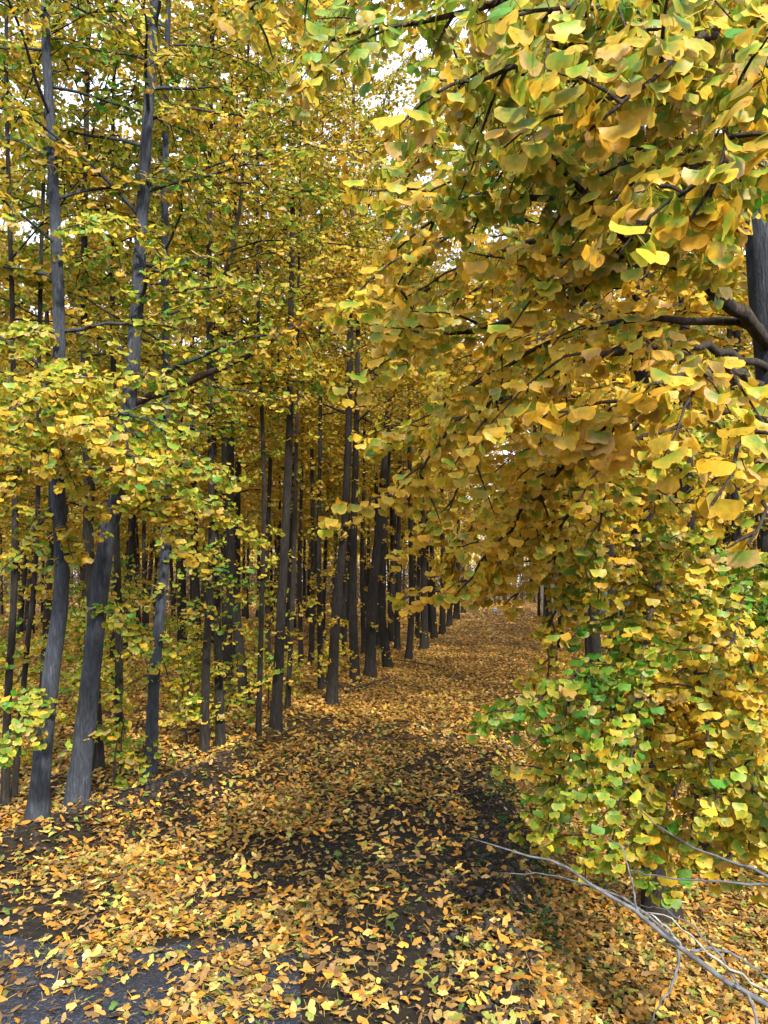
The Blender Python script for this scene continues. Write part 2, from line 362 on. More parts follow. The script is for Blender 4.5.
# ------------------------------------------------------------------ trees
def limb_curve(p0, az, el, length, sag, n=7):
    s = np.linspace(0, 1, n)[:, None]
    d = np.array([math.cos(az)*math.cos(el), math.sin(az)*math.cos(el), math.sin(el)])
    w = np.cumsum(rng.normal(size=(n, 3))*.035*length, 0)*s
    return p0 + d*length*s + np.array([0, 0, -1])*sag*length*s**2.0 + w
def grow(wood, leafm, spine, rad, z0, green, tpl, R=.034, per=4, step=.075, gap=.30, lmax=1.5, sides=4, dens=1.0, low=0, avoid=None):
    """Limbs, twigs and leaves round a trunk line (spine: n x 3, rad: n)."""
    ztop = spine[-1, 2]; z = z0; az = rng.uniform(0, 6.28); nodes = []; tang = []
    while z < ztop-.1:
        f = (z-z0)/max(ztop-z0, .1)
        p = np.array([np.interp(z, spine[:, 2], spine[:, k]) for k in range(3)]); r = np.interp(z, spine[:, 2], rad)
        L = lmax*(1-.66*f**1.8)*rng.uniform(.55, 1.15)
        el = math.radians(rng.uniform(8, 38) + 22*f)
        if avoid is not None:
            ok = avoid(az)
            if not ok: az += 2.4; z += .05; continue
        c = limb_curve(p, az, el, L, rng.uniform(.1, .45)*(1-.6*f))
        tube(wood, c, np.linspace(min(r*.4, .008+.008*L), .0035, len(c)), sides)
        nt_ = max(2, int(L/.19)); lines = [(c, .22)]
        for q in range(nt_):
            u = .22+.76*(q+rng.random())/nt_
            i = u*(len(c)-1); a = int(min(i, len(c)-2)); pp = c[a]+(c[a+1]-c[a])*(i-a)
            tw = limb_curve(pp, az+rng.choice([-1, 1])*rng.uniform(.5, 1.3), el*.4+rng.uniform(-.5, .5), L*rng.uniform(.18, .42)*(1.15-u*.5)+.08, rng.uniform(.1, .6), 5)
            tube(wood, tw, np.linspace(.0055, .002, 5), 3, cap=False); lines.append((tw, .1))
        for ln, s0 in lines:
            seg = np.linalg.norm(np.diff(ln, axis=0), axis=1); cum = np.concatenate([[0], np.cumsum(seg)])
            s = np.arange(cum[-1]*s0, cum[-1]+.01, step/dens) + rng.uniform(-.02, .02)
            s = np.clip(s, 0, cum[-1]); 
            nodes.append(np.stack([np.interp(s, cum, ln[:, k]) for k in range(3)], -1))
            tg = np.gradient(ln, axis=0); tang.append(np.stack([np.interp(s, cum, tg[:, k]) for k in range(3)], -1))
        az += 2.4+rng.normal()*.3; z += gap*rng.uniform(.6, 1.4)*(1-.35*f)
    if low:      # short leafy shoots straight from the lower trunk
        zz = rng.uniform(spine[0, 2]+.3, z0, low)
        for z in zz:
            p = np.array([np.interp(z, spine[:, 2], spine[:, k]) for k in range(3)])
            tw = limb_curve(p, rng.uniform(0, 6.28), rng.uniform(0, .9), rng.uniform(.15, .5), .5, 5)
            tube(wood, tw, np.linspace(.005, .002, 5), 3, cap=False)
            nodes.append(resample(tw, 5)); tang.append(np.gradient(resample(tw, 5), axis=0))
    if nodes:
        clusters(leafm, np.concatenate(nodes), np.concatenate(tang), per, R, green, tpl)
def trunk_spine(pts, H, n=26):
    P = np.asarray(pts, float)
    d = P[-1]-P[-2] if len(P) > 1 else UP; d = d/np.linalg.norm(d); d = unit(d*.5+UP)
    if P[-1, 2] < H: P = np.vstack([P, P[-1]+d*(H-P[-1, 2])*.5, P[-1]+d*(H-P[-1, 2])])
    return resample(P, n)
def trunk_radius(s, r0, taper=.93):
    n = len(s); u = (s[:, 2]-s[0, 2])/(s[-1, 2]-s[0, 2])
    return r0*(1-taper*u**.72)*(1+.22*np.exp(-(s[:, 2]-s[0, 2])/.14)) + .004

def tree(pts, r0, H, label, group=None, z0=2.4, green=.35, tpl=FAN_MID, bark=None, name='ginkgo_tree', limbs=(), **kw):
    base = np.asarray(pts[0], float); base = np.array([base[0], base[1], float(height(base[0], base[1]))])
    pts = [base-np.array([0, 0, .06])] + [np.asarray(p, float) for p in pts[1:]]
    root = empty(name, base, label, 'tree', group)
    s = trunk_spine(pts, H); rad = trunk_radius(s, r0)
    wood = MB(); lf = MB()
    fine = np.concatenate([np.linspace(0, .12, 16)[:-1], np.linspace(.12, 1, 50)])*(len(s)-1); sf = np.stack([np.interp(fine, np.arange(len(s)), s[:, k]) for k in range(3)], -1)
    tube(wood, sf, np.interp(fine, np.arange(len(s)), rad), 18, .085, flare=.20)
    if H > z0+.5: grow(wood, lf, s, rad, z0, green, tpl, **kw)
    wood.build('trunk', bark or M_BARK, root, base)
    if lf.n: lf.build('crown', M_LEAF, root, base, color=True)
    return root, s, rad
def bough(root, pts, r0, green, R=.032, per=4, step=.047, tw=.45, twstep=.11, start=.15, droop=1.15, side=1.0, tpl=FAN_HI):
    """A leafy limb of its own: limb (part) with its foliage (sub-part). pts: world points."""
    base = np.array(root.location)
    L0 = np.linalg.norm(np.diff(np.asarray(pts), axis=0), axis=1).sum()
    c = resample(pts, max(10, int(L0/.08)))
    c[1:-1] += rng.normal(size=(len(c)-2, 3))*.008
    wood = MB(); lf = MB()
    tube(wood, c, r0*(1-np.linspace(0, 1, len(c)))**.8+.0028, 7, .08)
    lines = [(c, start)]
    k = int(L0*(1-start)/twstep)
    for q in range(k):
        u = start+(1-start)*(q+rng.random())/max(k, 1)
        i = u*(len(c)-1); a = int(min(i, len(c)-2)); p = c[a]+(c[a+1]-c[a])*(i-a); tg = unit(c[a+1]-c[a])
        az = math.atan2(tg[1], tg[0])+rng.choice([-1, 1])*rng.uniform(.5, 1.5)*side
        t_ = limb_curve(p, az, rng.uniform(-.6, .55), tw*rng.uniform(.35, 1.1)*(1.1-.5*u), rng.uniform(.15, .7), 6)
        tube(wood, t_, np.linspace(.0052, .0016, 6), 4, cap=False); lines.append((t_, .15))
    nodes = []; tang = []
    for ln, s0 in lines:
        seg = np.linalg.norm(np.diff(ln, axis=0), axis=1); cum = np.concatenate([[0], np.cumsum(seg)])
        s = np.arange(cum[-1]*s0, cum[-1]+.02, step); s = np.clip(s+rng.uniform(-.015, .015, len(s)), 0, cum[-1])
        nodes.append(np.stack([np.interp(s, cum, ln[:, j]) for j in range(3)], -1))
        tg = np.gradient(ln, axis=0); tang.append(np.stack([np.interp(s, cum, tg[:, j]) for j in range(3)], -1))
    clusters(lf, np.concatenate(nodes), np.concatenate(tang), per, R, green, tpl, droop=droop, petioles=tpl is FAN_HI)
    o = wood.build('limb', M_TWIG, root, base)
    lf.build('foliage', M_LEAF, o, base, color=True)
    return o
def gd(py, h=0.0): return (CAM_Z-h)*FPX/(py-585.0)*math.cos(PITCH)
def pix(pts, D): return [at(px, py, D) for px, py in pts]

SPECS = [  # pixel line of the trunk from the base up, trunk width in pixels, label, options
 ([(36,827),(49,694),(63,582),(57,479),(59,330),(52,150),(45,0)], 22, 'skylit grey curved trunk on the near left bank, left one of the pair nearest the road', dict(bark=M_BARK_GREY_SKYLIT, green=.42, z0=2.5, H=9, low=2, lmax=1.5)),
 ([(75,813),(92,672),(105,546),(117,510),(128,407),(135,330),(146,150),(155,0)], 25, 'thickest grey trunk leaning to the right beside the skylit grey curved one', dict(bark=M_BARK_GREY_SKYLIT, green=.4, z0=2.7, H=9.5, low=2, lmax=1.5)),
 ([(150,777),(155,667),(166,550),(166,400),(165,200)], 14, 'slim dark grey trunk standing alone at the edge of the dark soil berm', dict(bark=M_BARK_GREY_SKYLIT, green=.35, z0=2.9, low=10)),
 ([(119,757),(119,630),(115,480),(112,200)], 10, 'thin upright dark trunk just behind and right of the thickest leaning grey trunk', dict(green=.4, low=14)),
 ([(99,768),(96,700),(90,560),(84,300)], 12, 'dark trunk half hidden behind the foot of the thickest grey trunk', dict(green=.42)),
 ([(182,667),(182,560),(180,400)], 13, 'dark trunk set back in the stand above the slim grey trunk by the berm', dict(green=.3)),
 ([(204,748),(207,640),(212,560),(209,300)], 10, 'dark trunk wrapped in green low shoots, left of two close together', dict(green=.42, low=50)),
 ([(221,743),(217,600),(214,460),(212,330),(230,260),(242,190),(248,60)], 11, 'dark trunk whose thin top bends right, beside the one with green low shoots', dict(green=.36, low=18, H=7.5)),
 ([(246,706),(235,600),(230,520),(232,380)], 13, 'dark trunk leaning left, behind the thin pole at the left path edge', dict(green=.3)),
 ([(258,739),(262,600),(264,480),(258,300)], 6, 'thinnest pole-like trunk left of the straight thick trunk on the path edge', dict(green=.34, low=16)),
 ([(275,731),(283,580),(289,440),(292,260)], 13, 'straight thick dark trunk nearest the path on its left edge', dict(green=.3, low=6)),
 ([(287,713),(291,640),(294,560),(297,400)], 6, 'thin dark sapling trunk just behind the straight thick trunk at the path edge', dict(green=.32)),
 ([(301,667),(300,560),(303,420)], 6, 'slender dark trunk well behind the path edge between two thicker trunks', dict(green=.25)),
 ([(321,695),(319,560),(320,440)], 7, 'slender trunk with yellow shoots left of the dark trunk that leans right', dict(green=.25, low=24)),
 ([(331,701),(337,600),(345,520),(350,360)], 13, 'dark trunk leaning right at the bend of the leaf covered path edge', dict(green=.26)),
 ([(342,659),(343,560),(346,460)], 9, 'dark trunk behind and between the right-leaning trunk and its upright neighbour', dict(green=.22)),
 ([(355,683),(353,600),(355,480),(358,340)], 12, 'upright dark trunk between two trunks that lean right on the path edge', dict(green=.22)),
 ([(370,677),(372,600),(380,520),(388,400)], 14, 'broad dark trunk leaning right, front one of a crossing pair', dict(green=.22)),
 ([(388,667),(382,610),(386,500),(392,380)], 11, 'dark bowed trunk, rear one of the crossing pair on the path edge', dict(green=.22)),
 ([(408,659),(412,600),(410,500)], 8, 'slim dark trunk alone in the gap right of the crossing pair', dict(green=.2)),
 ([(424,649),(424,560),(420,450)], 10, 'dark straight trunk at the far left path edge, first of the far row', dict(green=.2)),
 ([(434,638),(432,560),(430,450)], 8, 'second trunk of the far row along the left path edge', dict(green=.2)),
 ([(442,634),(443,560),(441,450)], 8, 'third trunk of the far row along the left path edge', dict(green=.2)),
 ([(449,626),(451,560),(450,450)], 7, 'fourth trunk of the far row along the left path edge', dict(green=.2)),
 ([(456,619),(458,560),(458,450)], 8, 'last trunk of the far row where the left path edge vanishes', dict(green=.2)),
 ([(397,650),(398,560),(400,470)], 7, 'slender dark trunk just left of the slim one in the gap by the crossing pair', dict(green=.2)),
 ([(417,640),(419,560),(421,470)], 6, 'thin dark trunk squeezed behind the first trunk of the far row', dict(green=.2)),
 ([(429,632),(427,560),(428,470)], 6, 'thin dark trunk seen between the first and second trunks of the far row', dict(green=.2)),
 ([(463,613),(464,560),(465,480)], 6, 'faint thin trunk past the last of the far row at the path end', dict(green=.2)),
 ([(378,650),(377,560),(376,470)], 7, 'thin upright trunk seen between the two trunks of the crossing pair', dict(green=.2)),
 ([(364,655),(362,560),(364,470)], 6, 'thin trunk behind the gap left of the crossing pair', dict(green=.2)),
 ([(311,668),(313,560),(312,470)], 7, 'thin dark trunk behind the slender one with yellow shoots', dict(green=.22)),
 ([(269,682),(267,560),(270,470)], 7, 'thin dark trunk behind the straight thick trunk at the path edge, left of it', dict(green=.25)),
 ([(5,806),(8,700),(15,560),(12,300),(6,60)], 9, 'thin grey trunk at the left edge of the photo', dict(green=.45, H=8)),
 ([(13,800),(27,650),(37,540),(40,300)], 6, 'thin dark trunk leaning right behind the skylit grey curved trunk', dict(green=.45)),
]
placed = []; near_trees = {}
for k, (pl, wpx, label, kw) in enumerate(SPECS):
    D = gd(pl[0][1], .05 if pl[0][1] > 700 else 0.0); kw = dict(kw)
    P = pix(pl, D); r0 = wpx*.5/FPX*D*.84
    kw.setdefault('low', 8); kw.setdefault('lmax', 1.5 if D < 9 else 2.3); kw.setdefault('gap', .27 if D < 9 else .3); kw.setdefault('per', 4 if D < 9 else 5)
    kw.setdefault('H', float(rng.uniform(9.0, 12.0))); kw.setdefault('z0', float(2.8+(.05 if D < 9 else .075)*D+rng.uniform(0, .5))); kw['green'] += .07 if D < 9 else 0
    tpl = FAN_MID if D < 9 else FAN_LO
    near_trees[k] = tree(P, r0, label=label, group='ginkgo trees left of the path', tpl=tpl, **kw)
    placed.append(P[0][:2])

# ---- right of the path: hand-placed trunks and the leafy boughs that hang over the path
def rtree(px, D, line, wpx, label, **kw):
    b = at(px, 585, D); base = np.array([b[0], b[1], 0.]); base[2] = height(base[0], base[1])
    placed.append(base[:2])
    return tree([base]+pix(line, D), wpx*.5/FPX*D*.92, label=label, group='ginkgo trees right of the path', **kw)
R1, s1, _ = rtree(850, 2.7, [(788, 500), (774, 380), (762, 240), (745, 60), (735, -60)], 62, 'large rough barked trunk cut by the right edge of the photo', H=6.5, z0=4.2, green=.25, lmax=1.1, bark=M_BARK_GREY_SKYLIT)
R2, s2, _ = rtree(650, 4.8, [(646, 700), (642, 480), (640, 250)], 32, 'thick dark trunk rising from the leaves in the ditch behind the green and yellow boughs', H=9, z0=3.0, green=.18, lmax=2.2, gap=.22, per=5, tpl=FAN_MID)
R3, s3, _ = rtree(695, 6.0, [(692, 660), (687, 490), (684, 300)], 22, 'dark trunk right of the thick one that rises from the ditch', H=9, z0=2.4, green=.28, low=14, lmax=1.8, gap=.25, per=4)
rtree(738, 8.0, [(738, 600), (736, 440), (738, 200)], 13, 'slim straight dark trunk further right among green shoots', H=10, z0=2.4, green=.4, low=24)
rtree(772, 7.0, [(768, 600), (764, 440), (762, 200)], 14, 'dark trunk at the right edge behind the large rough barked one', H=10, z0=2.6, green=.35, low=10)
rtree(612, 7.6, [(612, 600), (608, 480), (606, 300)], 11, 'slender dark trunk left of the thick one in the ditch', H=9, z0=2.6, green=.2)
def B(root, pl, r0, green, **kw):
    if root is R1 and pl[-1][2] > 2.2: kw.setdefault('R', .029); kw.setdefault('step', .045)
    if root is R1: kw.setdefault('droop', 1.6)
    bough(root, [at(*p) for p in pl], r0, green, **kw)
# top canopy
B(R1, [(764,-160,2.7),(660,-90,2.3),(540,-20,2.1),(430,20,2.1),(330,30,2.2)], .02, .38, tw=.5, twstep=.08)
B(R1, [(764,-60,2.7),(680,-20,2.0),(600,30,1.7),(520,70,1.65),(440,80,1.75)], .018, .4, tw=.45, twstep=.08)
B(R1, [(764,20,2.7),(740,10,1.9),(690,50,1.5),(640,90,1.4),(590,130,1.4)], .016, .42, tw=.4, twstep=.08)
B(R1, [(768,100,2.7),(760,70,1.8),(735,110,1.4),(715,170,1.3),(690,220,1.3)], .012, .4, tw=.32, twstep=.08)
B(R1, [(764,60,2.7),(670,80,2.5),(570,120,2.3),(490,170,2.3),(430,230,2.4),(395,290,2.45)], .012, .3, tw=.5, twstep=.08)
B(R1, [(770,350,2.7),(748,318,2.55),(700,278,2.3),(645,250,2.1),(600,214,2.0),(560,165,1.95),(525,110,1.95)], .024, .35, start=.5, tw=.45, twstep=.07)
B(R1, [(652,254,2.12),(610,265,2.15),(565,300,2.2),(500,322,2.3),(440,335,2.4),(385,330,2.45)], .012, .28, start=.12, tw=.45, twstep=.07)
B(R1, [(600,214,2.0),(560,198,2.1),(500,198,2.2),(440,196,2.4)], .01, .36, tw=.4, twstep=.09)
B(R1, [(768,370,2.7),(700,345,2.2),(630,350,2.0),(560,375,2.1),(490,405,2.3),(430,450,2.5),(408,505,2.55)], .012, .14, start=.42, tw=.45, twstep=.07)
B(R1, [(768,400,2.7),(735,370,1.9),(690,370,1.7),(640,400,1.65),(590,440,1.75)], .014, .12, start=.62, tw=.36, twstep=.07)
B(R1, [(768,420,2.7),(690,400,2.5),(610,430,2.6),(550,480,2.8),(500,540,2.95),(455,595,3.0)], .012, .13, start=.3, tw=.5, twstep=.07)
B(R1, [(610,430,2.6),(590,470,2.8),(560,530,3.0),(540,565,3.1)], .01, .16, tw=.42, twstep=.07)
B(R1, [(550,480,2.8),(530,520,3.1),(500,560,3.2),(470,590,3.3)], .008, .1, tw=.4, twstep=.07)
B(R1, [(768,430,2.7),(760,420,1.7),(735,470,1.5),(712,505,1.48)], .006, .04, tw=.12, twstep=.2, step=.14, per=2, R=.042)
B(R1, [(768,470,2.7),(764,500,1.7),(748,545,1.5)], .006, .03, tw=.1, twstep=.2, step=.16, per=2, R=.042)
# lower boughs reaching forward from the ditch trunk
B(R2, [(645,560,4.8),(640,590,4.2),(615,640,3.6),(570,680,3.2),(525,705,3.05),(494,712,3.0)], .014, .7, start=.25, tw=.42, twstep=.08)
B(R2, [(645,590,4.8),(640,640,4.0),(610,720,3.4),(570,780,3.2),(545,830,3.15)], .014, .28, start=.2, tw=.40, twstep=.10)
B(R2, [(645,540,4.8),(660,570,4.0),(650,620,3.4),(640,700,3.1),(625,780,3.0),(610,850,3.0)], .014, .32, start=.2, tw=.38, twstep=.11)
B(R2, [(645,600,4.8),(680,620,3.8),(700,690,3.1),(710,760,2.9),(720,830,2.85)], .014, .3, start=.2, tw=.38, twstep=.11)
B(R2, [(645,620,4.8),(660,700,3.9),(660,790,3.5),(650,850,3.4)], .012, .25, start=.15, tw=.36, twstep=.13)
B(R3, [(688,560,6.0),(720,580,4.6),(740,600,3.6),(730,640,3.1),(690,650,2.9)], .014, .6, start=.25, tw=.38, twstep=.10)
B(R3, [(688,540,6.0),(660,540,4.8),(640,560,4.0),(600,570,3.6),(575,600,3.5)], .014, .3, start=.2, tw=.38, twstep=.12)
B(R3, [(688,600,6.0),(740,650,4.0),(760,700,3.2),(750,760,2.9)], .012, .4, start=.2, tw=.38, twstep=.09)
B(R2, [(640,330,4.8),(600,370,4.0),(560,420,3.7),(520,470,3.6)], .014, .12, start=.15, tw=.5, twstep=.08)
for pl, g in (([(641,200,4.8),(560,150,4.2),(480,120,3.8),(420,160,3.6),(390,210,3.5)], .25), ([(641,250,4.8),(540,260,4.2),(460,300,3.9),(400,380,3.7)], .16),
              ([(641,300,4.8),(560,330,4.),(480,380,3.8),(430,450,3.6),(415,500,3.6)], .12), ([(641,350,4.8),(690,300,4.2),(740,200,4.),(760,140,3.8)], .25),
              ([(638,100,4.8),(560,40,4.2),(450,-10,4.),(350,0,3.8),(290,30,3.8)], .35), ([(638,150,4.8),(700,80,4.),(760,20,3.6)], .35),
              ([(641,420,4.8),(580,450,4.),(530,500,3.9),(490,560,3.8)], .12), ([(641,450,4.8),(600,490,4.1),(580,540,3.9),(590,600,3.9)], .16),
              ([(641,280,4.8),(560,230,4.3),(490,220,4.1),(430,250,4.0),(390,300,4.0)], .2), ([(641,340,4.8),(560,370,4.3),(500,420,4.1),(460,480,4.0),(440,540,4.0)], .14), ([(640,60,4.8),(560,90,4.),(500,60,3.4),(430,90,3.2)], .35)):
    B(R2, pl, .014, g, start=.15, tw=.6, twstep=.10, tpl=FAN_MID, R=.036)
for pl, g in (([(645,650,4.8),(600,700,3.9),(565,760,3.6),(540,850,3.5)], .25), ([(645,660,4.8),(690,760,3.4),(690,840,3.1),(670,895,3.0)], .35),
              ([(645,680,4.8),(610,760,3.7),(590,830,3.4),(585,880,3.3)], .3)):
    B(R2, pl, .012, g, start=.2, tw=.42, twstep=.13)
for pl, g in (([(688,620,6.),(740,690,4.),(770,780,3.1)], .25), ([(688,560,6.),(730,560,4.5),(785,570,3.4)], .6), ([(688,640,6.),(720,720,3.6),(750,800,3.),(770,850,2.8)], .3),
              ([(688,600,6.),(770,620,3.6),(790,680,3.)], .5)):
    B(R3, pl, .012, g, start=.25, tw=.42, twstep=.13)
for pl, g in (([(764,-120,2.7),(720,-60,2.),(640,-10,1.7),(560,10,1.6),(500,20,1.6)], .4), ([(764,0,2.7),(700,20,2.1),(620,70,2.),(540,80,2.),(470,110,2.)], .36),
              ([(768,150,2.7),(690,150,2.3),(620,160,2.),(580,200,1.9)], .35), ([(768,180,2.7),(740,170,1.9),(690,170,1.6),(640,190,1.5)], .4),
              ([(768,200,2.7),(640,200,2.6),(540,240,2.6),(450,270,2.7),(395,330,2.7)], .25),
              ([(764,-200,2.7),(600,-120,2.6),(420,-60,2.5),(300,-20,2.5),(240,20,2.6)], .36)):
    B(R1, pl, .014, g, start=.2, tw=.5, twstep=.13)
B(R1, [(770,330,2.7),(690,322,2.5),(600,325,2.5),(520,360,2.6),(440,400,2.7)], .014, .16, start=.4, tw=.45, twstep=.12)
B(R1, [(775,390,2.7),(700,420,2.3),(640,440,2.2),(590,470,2.3)], .012, .14, start=.5, tw=.3, twstep=.12)
B(R1, [(752,60,2.7),(745,180,2.2),(728,235,1.9),(712,270,1.8)], .008, .06, start=.7, tw=.16, twstep=.12)
for pl, g in (([(641,400,4.8),(630,420,3.8),(610,470,3.3),(600,540,3.2),(598,600,3.2)], .16), ([(641,380,4.8),(650,400,3.8),(655,440,3.3),(660,500,3.2)], .14), ([(641,430,4.8),(600,440,3.8),(575,500,3.4),(572,570,3.3)], .14),
              ([(641,520,4.8),(670,530,4.),(700,545,3.5),(720,575,3.3)], .5), ([(641,600,4.8),(620,680,3.8),(640,780,3.3),(648,880,3.1)], .25), ([(645,640,4.8),(580,680,4.),(560,740,3.7),(552,800,3.6)], .35)):
    B(R2, pl, .011, g, start=.3, tw=.3, twstep=.10, R=.034)
for pl, g in (([(641,440,4.8),(590,480,3.8),(540,520,3.4),(500,560,3.3),(472,600,3.3)], .12), ([(641,460,4.8),(600,510,3.8),(560,550,3.4),(530,580,3.3),(512,602,3.3)], .14), ([(641,480,4.8),(600,540,3.9),(570,580,3.5),(552,620,3.4),(548,680,3.4)], .2), ([(641,420,4.8),(560,460,3.8),(500,500,3.5),(462,540,3.4),(450,585,3.4)], .1)):
    B(R2, pl, .010, g, start=.35, tw=.26, twstep=.09, R=.031)
for pl, g in (([(687,430,6.),(700,420,4.6),(712,450,3.6),(715,520,3.2)], .2), ([(688,600,6.),(740,720,3.6),(752,780,3.),(748,850,2.9)], .22), ([(688,640,6.),(700,760,3.6),(715,840,3.1),(722,880,3.)], .2)):
    B(R3, pl, .011, g, start=.35, tw=.3, twstep=.10, R=.034)
# left: boughs reaching forward from the near pair
T1, T2 = near_trees[0][0], near_trees[1][0]
B(T1, [(58,400,5.1),(68,425,4.2),(110,445,3.8),(160,462,3.7),(215,470,3.7)], .016, .34, tw=.36, twstep=.11)
B(T1, [(58,360,5.1),(50,380,4.2),(30,400,3.8),(-10,415,3.6)], .014, .3, tw=.4, twstep=.09)
B(T1, [(58,420,5.1),(40,440,4.6),(15,480,4.3),(-15,520,4.2)], .012, .36, tw=.4, twstep=.1)
B(T1, [(60,520,5.1),(66,530,4.8),(74,560,4.7)], .006, .25, tw=.15, twstep=.12)
B(T1, [(50,690,5.1),(30,700,4.6),(20,730,4.3),(5,760,4.2)], .006, .6, tw=.25, twstep=.1)
B(T2, [(118,505,5.4),(140,505,4.9),(170,530,4.6),(198,560,4.5)], .01, .2, tw=.35, twstep=.1)
B(T2, [(128,407,5.4),(180,385,5.3),(235,362,5.2),(275,340,5.2),(330,300,5.2)], .03, .3, start=.45, tw=.5, twstep=.12, tpl=FAN_MID)
B(T2, [(100,600,5.4),(120,620,5.0),(140,650,4.9)], .006, .6, tw=.22, twstep=.1)
for pl, g in (([(57,470,5.1),(90,468,4.4),(150,480,4.1),(215,505,4.)], .28), ([(58,380,5.1),(90,385,4.3),(130,372,4.),(180,385,3.9)], .34), ([(58,440,5.1),(70,430,4.),(90,425,3.5),(120,430,3.4)], .3),
              ([(57,450,5.1),(30,450,4.3),(0,450,4.)], .4), ([(58,340,5.1),(40,330,4.4),(0,340,4.1)], .4), ([(58,500,5.1),(30,540,4.6),(-5,580,4.4)], .5)):
    B(T1, pl, .012, g, tw=.36, twstep=.19)
for pl, g in (([(120,460,5.4),(140,455,4.6),(180,460,4.3),(240,480,4.2)], .26), ([(118,490,5.4),(160,500,4.8),(200,500,4.6),(245,530,4.5)], .22), ([(140,300,5.4),(190,290,4.9),(250,280,4.7)], .36), ([(143,230,5.4),(110,220,4.8),(60,230,4.6)], .42),
              ([(148,120,5.4),(200,110,4.9),(270,120,4.7)], .36)):
    B(T2, pl, .012, g, tw=.36, twstep=.19)
T8 = near_trees[7][0]
B(T8, [(213,330,7.9),(180,262,7.6),(150,262,7.4)], .02, .35, tw=.5, twstep=.15, tpl=FAN_MID)

# ---- the stand: six grown trees, copied through both sides of the forest
protos = []
for k in range(9):
    H = [10.5, 9.5, 11.5, 10., 12., 9., 11., 11.5, 12.5][k]; lean = rng.normal(size=2)*.02
    s = resample([[0, 0, -.08], [lean[0]*H*.3+rng.normal()*.06, lean[1]*H*.3+rng.normal()*.06, H*.3], [lean[0]*H*.6+rng.normal()*.08, lean[1]*H*.6+rng.normal()*.08, H*.6], [lean[0]*H, lean[1]*H, H]], 20)
    wood = MB(); lf = MB(); rad = trunk_radius(s, [.085, .07, .095, .06, .1, .055, .08, .09, .085][k]); fine = np.concatenate([[0, .12, .25, .4, .6], np.arange(1, 20)]); sf = np.stack([np.interp(fine, np.arange(20), s[:, q]) for q in range(3)], -1); tube(wood, sf, np.interp(fine, np.arange(20), rad), 10, .07, flare=.25)
    grow(wood, lf, s, rad, [3.4, 3.1, 3.6, 3.0, 3.8, 2.9, 3.4, 3.4, 3.8][k], [.18, .3, .15, .25, .2, .35, .1, .12, .16][k], FAN_LO, R=.043, gap=.27, per=6, lmax=([1.9]*7+[3.3, 3.1])[k], low=[6, 12, 4, 14, 3, 15, 6, 5, 5][k])
    protos.append((wood.mesh('trunk', M_BARK), lf.mesh('crown', M_LEAF, color=True)))
cand = []
dirv = unit(np.array([.19, 1.0])); perp = np.array([dirv[1], -dirv[0]])
for a in range(-5, 42):
    for b in range(-22, 26):
        q = dirv*(a*2.15+2) + perp*(b*2.05+.3) + rng.normal(size=2)*.42
        x, y = q
        if y < 6.2 or y > 58 or abs(x) > .60*y+1.8: continue
        if xl(y)-.35 < x < xr(y)+.55: continue
        if x < xl(y) and y < 8.6 and x > -4.2: continue
        if x > 0 and y < 7.5 and x < 3.6: continue
        if min(np.hypot(*(q-p)) for p in placed) < (1.0 if y < 22 else .8): continue
        cand.append((y, x))
cand.sort(); cand = cand[:250]
def zone_label(x, y, k):
    side = 'left' if x < xl(y) else 'right'
    edge = (xl(y)-x) if side == 'left' else (x-xr(y))
    size = ['medium', 'slender', 'stout', 'slender', 'stout', 'thin', 'medium', 'stout', 'stout'][k]
    near = 'on the path edge' if edge < 1.6 else 'a few rows in' if edge < 6 else 'many rows in'
    depth = 'at the front' if y < 14 else 'midway' if y < 28 else 'deep'
    return f'{size} trunk {near}, {depth} in the stand {side} of the path', f'{size} trunks {near}, {depth}, {side} of the path'
for y, x in cand:
    e = xl(y)-x if x < xl(y) else x-xr(y)
    k = int(rng.integers(7)) if e > 2.0 else int(rng.integers(7, 9)); tr, cr = protos[k]
    lab, grp = zone_label(x, y, k)
    r = empty('ginkgo_tree', (x, y, float(height(x, y))), lab, 'tree', grp)
    sc = rng.uniform(.88, 1.12); r.scale = (sc, sc, sc*rng.uniform(.92, 1.1)); r.rotation_euler = (rng.normal()*.02, rng.normal()*.02, rng.uniform(0, 6.28))
    link('trunk', tr, r); link('crown', cr, r)

# ---- far wood closing the view: one mass nobody could count
wood = MB(); lf = MB()
for k in range(640):
    y = rng.uniform(50, 100); x = rng.uniform(-.62*y-4, .62*y+4)
    if xl(y)-.5 < x < xr(y)+1.2 and y < 66: continue
    H = rng.uniform(9, 13); z = float(height(x, y)); tube(wood, [[x, y, z-.1], [x+rng.normal()*.1, y, z+H*.5], [x, y, z+H]], [.09, .07, .02], 5)
    n = 420; zz = .3+ (H-.3)*rng.beta(1.0, 1.5, n); rr = rng.uniform(.1, 1.9, n)*(1-.5*(zz/H)); th = rng.uniform(0, 6.28, n)
    P = np.stack([x+rr*np.cos(th), y+rr*np.sin(th), z+zz], -1); rim, base = leaf_colors(n, np.full(n, .2)); dim_low = (zz < 3.2)[:, None]; br = np.array([.16, .11, .05])*rng.uniform(.5, 1.3, (n, 1)); rim = np.where(dim_low, br, rim); base = np.where(dim_low, br, base)  # dimness of the far interior painted into the low leaves as dull brown
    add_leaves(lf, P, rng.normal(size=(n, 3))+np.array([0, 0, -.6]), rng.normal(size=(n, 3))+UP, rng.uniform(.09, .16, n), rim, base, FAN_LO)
fw = wood.build('far_wood', M_BARK); props(fw, 'distant mass of dark trunks and golden crowns closing the view', kind='stuff')
fl = lf.build('far_foliage', M_LEAF, fw, color=True); props(fl, kind='stuff')

